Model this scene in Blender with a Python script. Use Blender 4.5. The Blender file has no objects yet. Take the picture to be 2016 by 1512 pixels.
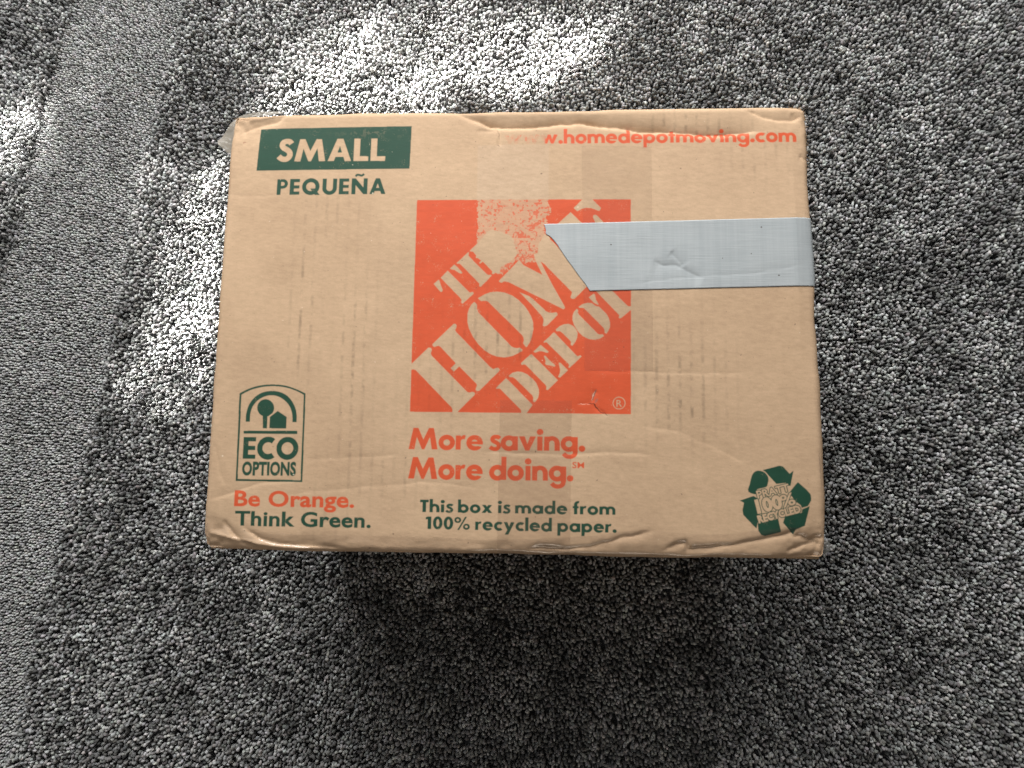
import bpy, math, random
import numpy as np
from mathutils import Matrix, Vector, Euler

R = np.random.RandomState(7)
random.seed(7)
scene = bpy.context.scene
C = scene.collection

# ------------------------------------------------------------------ camera
W, H, Z = 0.4075, 0.3100, 0.305          # carton lying on its side, metres
FPX = 1500.0
cam_loc = (0.030028, -0.107710, 0.814181)
cam_rot = (0.130237, 0.054328, 0.012360)
cd = bpy.data.cameras.new('camera'); cam = bpy.data.objects.new('camera', cd); C.objects.link(cam)
cam.location = cam_loc; cam.rotation_euler = cam_rot
cd.sensor_width = 36; cd.lens = FPX / 2016 * 36; cd.clip_start = 0.01; cd.clip_end = 100
scene.camera = cam

# ------------------------------------------------------------------ light
wd = bpy.data.worlds.new('World'); scene.world = wd; wd.use_nodes = True
bg = wd.node_tree.nodes['Background']
bg.inputs[0].default_value = (0.90, 0.95, 1.0, 1); bg.inputs[1].default_value = 0.045
scene.view_settings.view_transform = 'Standard'; scene.view_settings.look = 'None'
scene.view_settings.exposure = 0; scene.view_settings.gamma = 1


def aim(o, target):
    d = Vector(target) - o.location
    o.rotation_euler = d.to_track_quat('-Z', 'Y').to_euler()


def area(name, loc, target, sx, sy, power, col):
    l = bpy.data.lights.new(name, 'AREA'); l.shape = 'RECTANGLE'; l.size = sx; l.size_y = sy
    l.energy = power; l.color = col
    o = bpy.data.objects.new(name, l); C.objects.link(o); o.location = loc; aim(o, target)
    return o


area('window_light', (-0.16, 1.08, 0.89), (0, 0.1, 0.15), 0.95, 0.65, 31, (1.0, 0.985, 0.96))
area('overhead_fill', (-1.0, 0.45, 1.7), (-0.1, 0, 0), 1.4, 1.4, 4.0, (0.97, 0.98, 1.0))  # weak fill panel added overhead to brighten the left side
area('near_fill', (0.25, -1.6, 1.15), (0, 0, 0.2), 0.9, 0.22, 4.0, (1.0, 0.86, 0.70))  # added warm fill panel, gives the near edge its glints

# ------------------------------------------------------------------ photo measurements -> places in the room
RM = np.array(Euler(cam_rot).to_matrix()); CL = np.array(cam_loc)


def at(p, z):
    """where the sight line of a measured photo point meets the level z"""
    p = np.atleast_2d(np.array(p, float))
    d = np.stack([p[:, 0] - 1008, -(p[:, 1] - 756), -FPX * np.ones(len(p))], 1) @ RM.T
    t = (z - CL[2]) / d[:, 2]
    return (CL + d * t[:, None])[:, :2]


def F(p):
    return at(p, Z)


# ------------------------------------------------------------------ numpy noise
def vnoise(x, y, s, seed):
    r = np.random.RandomState(seed); N = 128
    g = r.rand(N, N)
    u = np.asarray(x) / s + 1000.3; v = np.asarray(y) / s + 1000.7
    i = np.floor(u).astype(int); j = np.floor(v).astype(int)
    fu = u - i; fv = v - j; fu = fu * fu * (3 - 2 * fu); fv = fv * fv * (3 - 2 * fv)
    a = g[j % N, i % N]; b = g[j % N, (i + 1) % N]; c = g[(j + 1) % N, i % N]; d = g[(j + 1) % N, (i + 1) % N]
    return (a * (1 - fu) + b * fu) * (1 - fv) + (c * (1 - fu) + d * fu) * fv


def fbm(x, y, s, seed, o=4):
    t = 0; a = 1; n = 0
    for k in range(o):
        t = t + a * vnoise(x, y, s / 2 ** k, seed + k); n += a; a *= .55
    return t / n


def polydist(x, y, pts):
    """signed distance (left of travel is +) and 0..1 travel"""
    best = np.full(x.shape, 1e9); sg = np.zeros(x.shape); tt = np.zeros(x.shape)
    L = np.r_[0, np.cumsum(np.hypot(*np.diff(pts, axis=0).T))]
    for k in range(len(pts) - 1):
        a, b = pts[k], pts[k + 1]; d = b - a; l2 = d @ d
        t = np.clip(((x - a[0]) * d[0] + (y - a[1]) * d[1]) / l2, 0, 1)
        px = x - a[0] - t * d[0]; py = y - a[1] - t * d[1]
        q = np.hypot(px, py); m = q < best
        best = np.where(m, q, best)
        sg = np.where(m, np.sign(d[0] * py - d[1] * px), sg)
        tt = np.where(m, (L[k] + t * (L[k + 1] - L[k])) / L[-1], tt)
    return best * np.where(sg == 0, 1, sg), tt


CREASES = [  # photo points, depth mm, width mm on the left side, width mm on the right side, wobble
    ([(890, 218), (930, 236), (960, 246), (985, 251), (1030, 251), (1070, 249), (1100, 244), (1140, 242), (1200, 249), (1260, 258), (1330, 262), (1400, 266), (1500, 258)], 3.4, 6.0, 1.0),
    ([(1470, 218), (1500, 230), (1535, 238), (1562, 237), (1580, 226)], 1.8, 4.5, 0.9),
    ([(470, 262), (500, 250), (545, 240), (560, 228)], 1.2, 5, 1.5),
    ([(980, 250), (985, 268), (984, 288)], 0.8, 1.5, 1.0),
    ([(940, 258), (980, 255)], 0.6, 1, 3),
    ([(440, 382), (500, 387), (545, 384)], 0.18, 1.5, 0.8),
    ([(405, 1046), (450, 1058), (510, 1070), (560, 1078), (640, 1080)], -1.5, 1.6, 2.2),
    ([(478, 1036), (492, 1048), (512, 1060), (545, 1069), (606, 1075), (680, 1080)], 1.3, 2.4, 0.8),
    ([(440, 1022), (455, 1045), (473, 1064), (506, 1076)], 1.2, 1.4, 2.0),
    ([(425, 870), (432, 905), (445, 956)], 0.35, 1.5, 0.8),
    ([(412, 986), (463, 969), (510, 952), (600, 943)], 0.35, 2.5, 0.9),
    ([(560, 975), (631, 967), (757, 956), (845, 949), (960, 962)], 0.28, 2.5, 0.9),
    ([(600, 904), (700, 901), (790, 896)], 0.2, 2, 0.8),
    ([(940, 889), (1040, 893), (1137, 895), (1200, 890), (1290, 896)], 0.42, 2.2, 0.8),
    ([(1150, 729), (1240, 731), (1330, 735), (1400, 737), (1470, 733)], 0.22, 2.0, 0.7),
    ([(1250, 836), (1330, 850), (1400, 878), (1470, 915)], 0.25, 3, 1.0),
    ([(1030, 1090), (1042, 1081), (1060, 1076), (1090, 1080), (1113, 1082), (1160, 1076), (1208, 1062), (1256, 1051), (1290, 1042)], 1.3, 1.0, 2.6),
    ([(1300, 1088), (1312, 1078), (1330, 1071), (1349, 1067), (1357, 1080), (1393, 1077), (1458, 1068), (1535, 1053), (1560, 1045), (1580, 1042)], 1.6, 0.9, 3.0),
    ([(1560, 1056), (1575, 1052), (1590, 1061), (1603, 1056), (1618, 1060)], 1.6, 1.0, 2.0),
    ([(1550, 1086), (1575, 1074), (1600, 1066), (1614, 1075)], 1.4, 1.4, 1.6),
    ([(1286, 513), (1305, 522), (1329, 522), (1351, 534), (1384, 548)], 0.85, 2.2, 7.0),
    ([(1318, 498), (1333, 512), (1345, 526)], 0.5, 3.0, 2.2),
    ([(1240, 560), (1330, 548), (1480, 538), (1590, 520)], 0.18, 2.2, 1.0),
    ([(1136, 795), (1150, 795), (1166, 794)], 0.25, 1.2, 0.6),
    ([(1166, 794), (1174, 805), (1196, 818)], 0.5, 0.5, 1.2),
    ([(1166, 794), (1168, 782), (1173, 768)], 0.5, 1.6, 1.2),
    ([(700, 1088), (860, 1094), (1000, 1092)], -0.7, 2, 2),
    ([(1572, 306), (1588, 312), (1600, 314)], 0.7, 2.0, 1.2),
    ([(455, 740), (470, 560), (478, 430)], 0.2, 4, 2),
]
CR = [(F(p), a / 1000, w1 / 1000, w2 / 1000) for p, a, w1, w2 in CREASES]


def height(x, y):
    x = np.asarray(x, float); y = np.asarray(y, float)
    h = 0.0012 * (fbm(x, y, 0.09, 3, 3) - .5) + 0.00035 * (fbm(x, y, 0.02, 9, 2) - .5)
    # corrugation flutes show faintly through the liner
    h += 0.000014 * np.sin(2 * np.pi * x / 0.0076 + 1.5 * vnoise(x, y, 0.1, 5)) * (0.4 + vnoise(x, y, 0.04, 6))
    wx = x + 0.0012 * (vnoise(x, y, 0.008, 31) - .5) ; wy = y + 0.0012 * (vnoise(x, y, 0.007, 32) - .5)
    for pts, a, w1, w2 in CR:
        lo = pts.min(0) - 0.03; hi = pts.max(0) + 0.03
        m = (x > lo[0]) & (x < hi[0]) & (y > lo[1]) & (y < hi[1])
        if not m.any(): continue
        s, t = polydist(wx[m], wy[m], pts)
        tp = np.clip(np.minimum(t, 1 - t) / .12 + 0.05, 0, 1)
        ap = a * tp
        h[m] -= ap * np.where(s > 0, np.exp(-s / w1), np.exp(s / w2)) * (0.7 + 0.6 * vnoise(x[m], y[m], 0.015, 77))
    # the right edge gives way under the duct tape
    e = np.clip((x - .1925) / .008, 0, 1) * np.clip(1 - abs(y - .055) / .09, 0, 1) ** .5
    h -= .0016 * e
    # crushed strips along the near edge and the corners
    e = np.clip(1 - (y + H / 2) / 0.014, 0, 1)
    h -= 0.0022 * e ** 2
    h += e * 0.0026 * (fbm(x * .5, y, 0.009, 41, 3) - .5)
    for cx, cy, q, rr in ((-W / 2, H / 2, .0035, .02), (W / 2, H / 2, .0035, .014), (-W / 2, -H / 2, .004, .018), (W / 2, -H / 2, .0045, .022)):
        d = np.hypot(x - cx, y - cy); g = np.exp(-(d / rr) ** 2)
        h -= q * g; h += g * 0.003 * (fbm(x, y, 0.006, 55, 2) - .5)
    return h


RR = 0.0046


def surf(x, y, off=0.0):
    """the carton's skin: extended-plane coordinates wrap over the rounded edges"""
    x = np.asarray(x, float); y = np.asarray(y, float)
    ax, ay = W / 2 - RR, H / 2 - RR
    qx = np.clip(x, -ax, ax); qy = np.clip(y, -ay, ay)
    ox, oy = x - qx, y - qy
    d = np.maximum(abs(ox), abs(oy)); n = np.hypot(ox, oy) + 1e-12
    nx, ny = ox / n, oy / n
    a = np.minimum(d / RR, math.pi / 2)
    rr = RR + off
    X = qx + nx * rr * np.sin(a); Y = qy + ny * rr * np.sin(a)
    Zz = Z - RR + rr * np.cos(a) - np.maximum(d - RR * math.pi / 2, 0)
    hh = height(x, y)
    k = np.cos(a)
    Zz = Zz + hh * np.maximum(k, .25)
    # edges wander a little, the side walls belly
    wob = 0.0011 * (fbm(x, y, 0.03, 21, 3) - .5) * np.sin(a) * 2
    X += nx * (wob + hh * .35 * np.sin(a)); Y += ny * (wob + hh * .35 * np.sin(a))
    X += 0.0012 * np.clip(x / (W / 2), -1, 1) * (1 - (y / (H / 2)) ** 2)
    X += np.sign(x) * .0024 * np.clip(.5 - y / H, 0, 1) ** 1.5 * np.clip((abs(x) - (W / 2 - .018)) / .018, 0, 1)
    # corner corrections measured on the photograph
    u = np.clip(x / W + .5, 0, 1); v = np.clip(y / H + .5, 0, 1)
    for (cu, cv, dx, dy) in CORN:
        w = (u if cu else 1 - u) * (v if cv else 1 - v)
        X += dx * w; Y += dy * w
    return np.stack([X, Y, Zz], -1)


CORN = [(0, 1, 0.0, 0.0), (1, 1, 0.0, 0.0), (0, 0, 0.0, 0.0), (1, 0, 0.0, 0.0)]


# ------------------------------------------------------------------ helpers
def link_mesh(name, verts, faces, mat=None, parent=None, smooth=True):
    me = bpy.data.meshes.new(name)
    me.from_pydata([tuple(v) for v in verts], [], [tuple(f) for f in faces]); me.update()
    if smooth: me.polygons.foreach_set('use_smooth', [True] * len(me.polygons))
    o = bpy.data.objects.new(name, me); C.objects.link(o)
    if mat: me.materials.append(mat)
    if parent: o.parent = parent
    return o


def grid_faces(nu, nv, base=0):
    i, j = np.meshgrid(np.arange(nu - 1), np.arange(nv - 1))
    a = (j * nu + i).ravel() + base
    return np.stack([a, a + 1, a + nu + 1, a + nu], 1)


def fast_mesh(name, V, Fq, mat, parent=None, uv=None, smooth=True, nside=4):
    """V (n,3), Fq (m,nside) via foreach_set"""
    me = bpy.data.meshes.new(name)
    me.vertices.add(len(V)); me.vertices.foreach_set('co', V.astype(np.float32).ravel())
    m = len(Fq); me.loops.add(m * nside); me.loops.foreach_set('vertex_index', Fq.astype(np.int32).ravel())
    me.polygons.add(m); me.polygons.foreach_set('loop_start', np.arange(0, m * nside, nside, dtype=np.int32))
    try: me.polygons.foreach_set('loop_total', np.full(m, nside, dtype=np.int32))
    except Exception: pass
    me.polygons.foreach_set('use_smooth', np.full(m, smooth))
    if uv is not None:
        l = me.uv_layers.new(name='UVMap'); l.data.foreach_set('uv', uv[Fq.ravel()].astype(np.float32).ravel())
    me.update(); me.validate()
    o = bpy.data.objects.new(name, me); C.objects.link(o)
    me.materials.append(mat)
    if parent: o.parent = parent
    return o


class NT:
    def __init__(s, name):
        s.m = bpy.data.materials.new(name); s.m.use_nodes = True; s.t = s.m.node_tree
        s.b = s.t.nodes['Principled BSDF']

    def n(s, typ, **k):
        n = s.t.nodes.new(typ)
        for a, b in k.items():
            if a in n.bl_rna.properties: setattr(n, a, b)
            else: n.inputs[a.replace('_', ' ')].default_value = b
        return n

    def l(s, a, b): s.t.links.new(a, b)


# ------------------------------------------------------------------ the print, drawn in face metres
EX, EY = W / 2 + 0.016, H / 2 + 0.016
TW = 2600; PX = 2 * EX / TW; TH = int(round(2 * EY / PX))


def raster(poly, dst, val=True):
    P = np.asarray(poly, float)
    u = (P[:, 0] + EX) / PX; v = (P[:, 1] + EY) / PX
    x0, x1 = max(0, int(u.min()) - 1), min(TW, int(u.max()) + 2)
    y0, y1 = max(0, int(v.min()) - 1), min(TH, int(v.max()) + 2)
    if x1 <= x0 or y1 <= y0: return
    w = x1 - x0; h = y1 - y0
    acc = np.zeros((h, w + 1), np.int32)
    ys = np.arange(y0, y1) + .5
    n = len(u)
    for k in range(n):
        ua, va, ub, vb = u[k], v[k], u[(k + 1) % n], v[(k + 1) % n]
        if va == vb: continue
        lo, hi = min(va, vb), max(va, vb)
        r = np.nonzero((ys >= lo) & (ys < hi))[0]
        if len(r) == 0: continue
        xs = ua + (ys[r] - va) * (ub - ua) / (vb - va)
        c = np.clip(np.ceil(xs - x0 - .5).astype(int), 0, w)
        np.add.at(acc, (r, c), 1)
    ins = (np.cumsum(acc, 1)[:, :w] % 2) == 1
    sub = dst[y0:y1, x0:x1]
    sub[ins] = val


def smooth(pts, n=6, closed=True):
    """Catmull-Rom through the points"""
    P = np.asarray(pts, float); N = len(P); out = []
    for k in range(N if closed else N - 1):
        p0, p1, p2, p3 = (P[(k - 1) % N] if closed or k > 0 else P[0]), P[k], P[(k + 1) % N], (P[(k + 2) % N] if closed or k + 2 < N else P[-1])
        for i in range(n):
            t = i / n
            out.append(.5 * (2 * p1 + (p2 - p0) * t + (2 * p0 - 5 * p1 + 4 * p2 - p3) * t * t + (3 * p1 - p0 - 3 * p2 + p3) * t ** 3))
    if not closed: out.append(P[-1])
    return np.array(out)


def arc(cx, cy, rx, ry, a0, a1, n=28):
    a = np.radians(np.linspace(a0, a1, n)); return np.stack([cx + rx * np.cos(a), cy + ry * np.sin(a)], 1)


def stroke(pts, w, closed=False):
    P = np.asarray(pts, float); d = np.gradient(P, axis=0); d /= np.hypot(*d.T)[:, None] + 1e-12
    n = np.stack([-d[:, 1], d[:, 0]], 1)
    w = np.asarray(w)
    w = w[:, None] if w.ndim else w
    return np.r_[P + n * w / 2, (P - n * w / 2)[::-1]]


def rect(a, b, c, d): return np.array([(a, b), (c, b), (c, d), (a, d)])


def ringp(cx, cy, R_, r, a0=0, a1=360, ry=None, rry=None):
    ry = ry or R_; rry = rry or r
    return [(1, np.r_[arc(cx, cy, R_, ry, a0, a1, 40), arc(cx, cy, r, rry, a1, a0, 40)])]


SP = smooth([(.545, .80), (.47, .885), (.35, .915), (.215, .87), (.155, .745), (.22, .62), (.36, .53), (.475, .42), (.50, .27), (.42, .14), (.29, .095), (.15, .135), (.035, .235)], 5, False)


def glyph(c):
    """geometric bold sans: list of (add/remove, polygon), advance width; cap height 1"""
    s = .225; xh = .66; R_ = .365; r = .145
    A = lambda *p: (1, np.array(p)); o = lambda cx=R_: ringp(cx, .33, R_, r)
    if c == ' ': return [], .22
    if c == 'A': return [A((0, 0), (.36, 1), (.61, 1), (.97, 0), (.71, 0), (.65, .19), (.32, .19), (.26, 0)), (0, np.array([(.395, .385), (.575, .385), (.485, .68)]))], .97
    if c == 'M': return [A((0, 0), (.19, 1), (.41, 1), (.645, .46), (.88, 1), (1.10, 1), (1.29, 0), (1.03, 0), (.935, .58), (.70, 0), (.59, 0), (.355, .58), (.26, 0))], 1.29
    if c == 'L': return [(1, rect(0, 0, .25, 1)), (1, rect(0, 0, .60, .21))], .60
    if c == 'S': return [(1, stroke(SP, .235))], .60
    if c == 'E': return [(1, rect(0, 0, .25, 1)), (1, rect(0, 0, .60, .2)), (1, rect(0, .40, .58, .60)), (1, rect(0, .8, .60, 1))], .62
    if c == 'P': return [(1, rect(0, 0, .25, 1)), (1, np.r_[[(0.2, .40)], arc(.36, .70, .30, .30, -90, 90), [(0.2, 1.0)]]), (0, np.r_[[(.25, .58)], arc(.34, .70, .12, .12, -90, 90), [(.25, .82)]])], .66
    if c == 'Q': return ringp(.53, .5, .53, .28) + [A((.50, .38), (.78, .38), (1.10, -.03), (.80, -.03))], 1.10
    if c == 'O': return ringp(.53, .5, .53, .28), 1.06
    if c == 'C': return ringp(.52, .5, .53, .27, 52, 308), .86
    if c == 'U': return [(1, rect(0, .38, .25, 1)), (1, rect(.63, .38, .88, 1)), (1, np.r_[arc(.44, .40, .44, .43, 180, 360), arc(.44, .40, .19, .19, 360, 180)])], .88
    if c in 'NÑ':
        g = [A((0, 0), (0, 1), (.24, 1), (.72, .42), (.72, 1), (.96, 1), (.96, 0), (.72, 0), (.24, .58), (.24, 0))]
        if c == 'Ñ': g.append((1, stroke(smooth([(.22, 1.12), (.32, 1.22), (.46, 1.20), (.60, 1.17), (.73, 1.27)], 5, False), .13)))
        return g, .96
    if c == 'B': return [(1, rect(0, 0, .25, 1)), (1, np.r_[[(.2, 0)], arc(.38, .29, .31, .29, -90, 90), [(.2, .58)]]), (1, np.r_[[(.2, .46)], arc(.35, .73, .27, .27, -90, 90), [(.2, 1)]]), (0, rect(.25, .18, .42, .40)), (0, rect(.25, .60, .38, .82))], .69
    if c == 'T': return [(1, rect(.17, 0, .42, 1)), (1, rect(0, .79, .59, 1))], .59
    if c == 'o': return o(), .73
    if c == '.': return [(1, arc(.14, .12, .145, .145, 0, 360))], .28
    if c == 'i': return [(1, rect(.03, 0, .03 + s, xh)), (1, arc(.145, .87, .145, .145, 0, 360))], .29
    if c == 'l': return [(1, rect(0, 0, s, 1.07))], s
    if c == 'r': return [(1, rect(0, 0, s, xh)), (1, np.r_[[(s - .02, .30)], [(s + .02, .46)], [(s + .08, .50)], [(s + .17, .49)], [(s + .22, .66)], [(s + .16, .69)], [(s + .08, .67)], [(s, .60)]])], .44
    if c == 'e': return o() + [(0, np.array([(R_, .255), (.80, .255), (.80, .14), (.62, .16), (.52, .19), (.45, .17), (R_, .17)])), (1, rect(.14, .27, .72, .40)), ], .73
    if c == 'c': return ringp(R_, .33, R_, r, 48, 312), .60
    if c == 'a': return o() + [(1, rect(.53, 0, .53 + s, xh)), (0, arc(R_, .33, r, r, 0, 360))], .76
    if c == 'd': return o() + [(1, rect(.53, 0, .53 + s, 1.07)), (0, arc(R_, .33, r, r, 0, 360))], .76
    if c == 'b': return o(.39) + [(1, rect(0, 0, s, 1.07)), (0, arc(.39, .33, r, r, 0, 360))], .76
    if c == 'p': return o(.39) + [(1, rect(0, -.32, s, xh)), (0, arc(.39, .33, r, r, 0, 360))], .76
    if c == 'g': return o() + [(1, rect(.53, -.05, .53 + s, xh)), (0, arc(R_, .33, r, r, 0, 360)), (1, stroke(smooth([(.643, -.02), (.625, -.14), (.52, -.235), (.38, -.26), (.24, -.22), (.135, -.115)], 5, False), .2))], .76
    if c == 'v': return [A((0, xh), (.26, xh), (.375, .30), (.49, xh), (.75, xh), (.46, 0), (.29, 0))], .75
    if c == 'w': return [A((0, xh), (.25, xh), (.355, .31), (.46, xh), (.64, xh), (.745, .31), (.85, xh), (1.10, xh), (.83, 0), (.67, 0), (.55, .34), (.43, 0), (.27, 0))], 1.10
    if c == 'y': return [A((0, xh), (.26, xh), (.385, .32), (.50, xh), (.76, xh), (.34, -.32), (.09, -.32), (.26, .05))], .76
    if c == 'x': return [A((0, 0), (.24, .34), (.02, xh), (.28, xh), (.375, .50), (.47, xh), (.73, xh), (.51, .34), (.75, 0), (.48, 0), (.375, .17), (.27, 0))], .75
    if c == 'n': return [(1, rect(0, 0, s, xh)), (1, np.r_[arc(.345, .34, .345, .345, 180, 0), arc(.345, .34, .12, .14, 0, 180)]), (1, rect(.465, 0, .69, .345))], .69
    if c == 'h': return [(1, rect(0, 0, s, 1.07)), (1, np.r_[arc(.345, .34, .345, .345, 180, 0), arc(.345, .34, .12, .14, 0, 180)]), (1, rect(.465, 0, .69, .345))], .69
    if c == 'm': return [(1, rect(0, 0, s, xh)), (1, np.r_[arc(.33, .34, .33, .345, 180, 0), arc(.33, .34, .105, .14, 0, 180)]), (1, rect(.435, 0, .66, .345)), (1, np.r_[arc(.765, .34, .33, .345, 180, 0), arc(.765, .34, .105, .14, 0, 180)]), (1, rect(.87, 0, 1.095, .345))], 1.095
    if c == 's': return [(1, stroke(SP * np.array([.84, .70]) - (0, .015), .19))], .47
    if c == 't': return [(1, rect(.10, 0, .10 + s, .90)), (1, rect(0, .48, .42, xh))], .42
    if c == 'f': return [(1, rect(.09, 0, .09 + s, .80)), (1, rect(0, .48, .40, xh)), (1, np.r_[arc(.40, .78, .31, .30, 180, 80), arc(.40, .78, .09, .11, 80, 180)])], .42
    if c == '1': return [(1, rect(.15, 0, .40, 1)), (1, np.array([(.15, 1), (0, .92), (0, .76), (.2, .80)]))], .44
    if c == '0': return ringp(.34, .5, .34, .11, ry=.52, rry=.30), .68
    if c == '%': return ringp(.24, .76, .24, .10) + ringp(.86, .24, .24, .10) + [A((.22, -.02), (.35, -.02), (.88, 1.02), (.75, 1.02))], 1.10
    raise KeyError(c)


def run(text, p0, p1, cap, dst, val=True, track=.055, adv={}):
    """one printed line: photo points of its baseline ends, cap height in photo pixels"""
    a, b = F([p0, p1]); up = F([(p0[0], p0[1] - cap)])[0] - a
    cap_m = np.hypot(*up); ex = (b - a); Lm = np.hypot(*ex); ex /= Lm; ey = np.array([-ex[1], ex[0]])
    G = []; x = 0
    for ch in text:
        g, w = glyph(ch); G.append((x, g)); x += w + track + adv.get(ch, 0)
    x -= track
    sx = Lm / x
    for gx, g in G:
        if not g: continue
        tmp = {}
        allp = np.concatenate([p for _, p in g])
        T = lambda p: a + (p[:, :1] + gx) * sx * ex + p[:, 1:] * cap_m * ey
        q = T(allp); u0 = int((q[:, 0].min() + EX) / PX) - 2; u1 = int((q[:, 0].max() + EX) / PX) + 3
        v0 = int((q[:, 1].min() + EY) / PX) - 2; v1 = int((q[:, 1].max() + EY) / PX) + 3
        buf = np.zeros((TH, TW), bool) if False else None
        loc = GB; loc[v0:v1, u0:u1] = False
        for op, p in g: raster(T(p), loc, bool(op))
        m = loc[v0:v1, u0:u1]
        dst[v0:v1, u0:u1][m] = val


GB = np.zeros((TH, TW), bool)
DEF_FONT = None


def ftext(text, p0, p1, cap, dst, val=True, bold=0.0, capu=0.727, squeeze=None, slant=0):
    """a line set in Blender's own sans, fitted to measured baseline ends"""
    cu = bpy.data.curves.new('t', 'FONT'); cu.body = text; cu.size = 1; cu.offset = bold; cu.resolution_u = 4
    cu.space_character = 1.0 + bold * 1.2
    ob = bpy.data.objects.new('t', cu); C.objects.link(ob)
    dg = bpy.context.evaluated_depsgraph_get(); me = bpy.data.meshes.new_from_object(ob.evaluated_get(dg))
    me.calc_loop_triangles()
    V = np.zeros(len(me.vertices) * 3); me.vertices.foreach_get('co', V); V = V.reshape(-1, 3)[:, :2]
    T = np.zeros(len(me.loop_triangles) * 3, int); me.loop_triangles.foreach_get('vertices', T); T = T.reshape(-1, 3)
    bpy.data.objects.remove(ob); bpy.data.curves.remove(cu); bpy.data.meshes.remove(me)
    x0, x1 = V[:, 0].min(), V[:, 0].max()
    a, b = F([p0, p1]); up = F([(p0[0], p0[1] - cap)])[0] - a
    cap_m = np.hypot(*up); ex = b - a; Lm = np.hypot(*ex); ex /= Lm; ey = np.array([-ex[1], ex[0]])
    Q = a + ((V[:, :1] - x0) / (x1 - x0)) * Lm * ex + V[:, 1:] / capu * cap_m * ey
    for t in T: raster(Q[t], dst, val)


def dilate(m, k):
    o = m.copy()
    for dx in range(-k, k + 1):
        for dy in range(-k, k + 1):
            if dx * dx + dy * dy <= k * k: o |= np.roll(np.roll(m, dx, 1), dy, 0)
    return o


def zp(ox, oy, s, pts):
    return F(np.array([(ox + x / s, oy + y / s) for x, y in pts]))


orange = np.zeros((TH, TW), bool); green = np.zeros((TH, TW), bool)
zA = lambda *p: zp(800, 380, 8.4, p); zB = lambda *p: zp(1020, 380, 8.4, p); zC = lambda *p: zp(800, 520, 8.4, p)
zD = lambda *p: zp(1020, 520, 8.4, p); zE = lambda *p: zp(800, 640, 8.4, p); zF = lambda *p: zp(1020, 640, 8.4, p)

raster(F([(822, 394), (1240.8, 392.5), (1240.8, 815.6), (808.1, 810.5)]), orange)
K = lambda p, sm=0: raster(smooth(p, 4) if sm else p, orange, False)
# T H
K(zC((460, 330), (538, 258), (556, 275), (575, 345), (608, 425), (602, 455), (580, 462), (565, 452)))
K(zC((690, 108), (575, 228), (905, 570), (920, 595), (912, 645), (935, 658), (1118, 490), (1112, 464), (1095, 458), (1070, 468), (1050, 470)))
K(zC((800, 8), (725, 78), (760, 92), (805, 100), (860, 138), (900, 160), (925, 157), (930, 140), (880, 85), (850, 50)))
K(zA((835, 1162), (1028, 980), (1042, 990), (1030, 1040), (1340, 1350), (1370, 1358), (1400, 1350), (1412, 1370), (1235, 1552), (1205, 1545), (1212, 1500), (905, 1185), (880, 1170), (850, 1174)))
K(zA((1045, 965), (1180, 835), (1340, 640), (1420, 610), (1560, 640), (1700, 700), (1770, 760), (1800, 900), (1840, 1000), (1780, 1080), (1700, 1150), (1600, 1205), (1560, 1240), (1550, 1300), (1520, 1345), (1480, 1320), (1440, 1345), (1415, 1335), (1425, 1300), (1320, 1190), (1265, 1135), (1222, 1175), (1207, 1158), (1240, 1120), (1180, 1075), (1150, 1080), (1160, 1040), (1110, 975)))
# O
K(zC((1185, 565), (1300, 500), (1380, 468), (1500, 455), (1620, 470), (1750, 520), (1850, 590), (1950, 690), (2016, 780), (2068, 880), (2096, 970), (2098, 1080), (2073, 1210), (2038, 1300), (1988, 1375), (1973, 1372), (1928, 1310), (1943, 1260), (1933, 1210), (1908, 1170), (1350, 620), (1320, 608), (1280, 607), (1240, 616)))
K(zC((1130, 625), (1175, 675), (1170, 735), (1195, 800), (1740, 1363), (1780, 1382), (1830, 1390), (1880, 1380), (1925, 1422), (1850, 1475), (1750, 1522), (1620, 1545), (1500, 1530), (1400, 1493), (1300, 1430), (1200, 1335), (1110, 1210), (1040, 1070), (1012, 950), (1015, 830), (1040, 740), (1080, 670)))
# H
K(zE((375, 372), (415, 378), (430, 410), (412, 470), (430, 510), (1010, 1105), (1050, 1118), (1085, 1105), (1120, 1108), (1140, 1130), (1130, 1160), (860, 1425), (845, 1500), (755, 1500), (768, 1400), (750, 1360), (165, 745), (120, 732), (80, 745), (20, 780), (20, 690), (88, 645)))
K(zE((790, -22), (825, -15), (838, 10), (830, 50), (812, 85), (830, 115), (1395, 700), (1440, 728), (1480, 712), (1515, 705), (1545, 730), (1540, 760), (1210, 1085), (1180, 1095), (1148, 1075), (1155, 1035), (1172, 1000), (1160, 970), (880, 685), (790, 770), (740, 715), (822, 632), (575, 365), (545, 345), (520, 348), (470, 365), (440, 340), (440, 315)))
# M
K(F([(982.1, 553.3), (1006.5, 528.3), (1022, 512), (1031, 522.5), (1067.6, 541.3), (1055.7, 516.9), (1050, 500), (1060, 500), (1063.5, 514.5), (1086.7, 560), (1111, 603.3), (1111.9, 606.5), (1108.5, 609), (1020, 565), (1001.2, 555.7), (992.9, 554), (988, 557), (984, 556)]))
K(F([(1063.5, 514.5), (1071.2, 520), (1125.4, 575.4), (1124.5, 579), (1122.4, 585), (1123.6, 587.3), (1127.1, 588.8), (1130.7, 587.9), (1156, 563), (1103.3, 493.1), (1090, 478), (1081.9, 471.1), (1082, 467), (1072, 461), (1060, 480), (1058, 500)]))
K(zD((20, 465), (180, 530), (235, 570), (420, 740), (455, 778), (510, 803), (560, 805), (625, 795), (650, 825), (640, 850), (475, 1018), (430, 1032), (402, 1018), (415, 960), (415, 910), (395, 865), (240, 690)))
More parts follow.
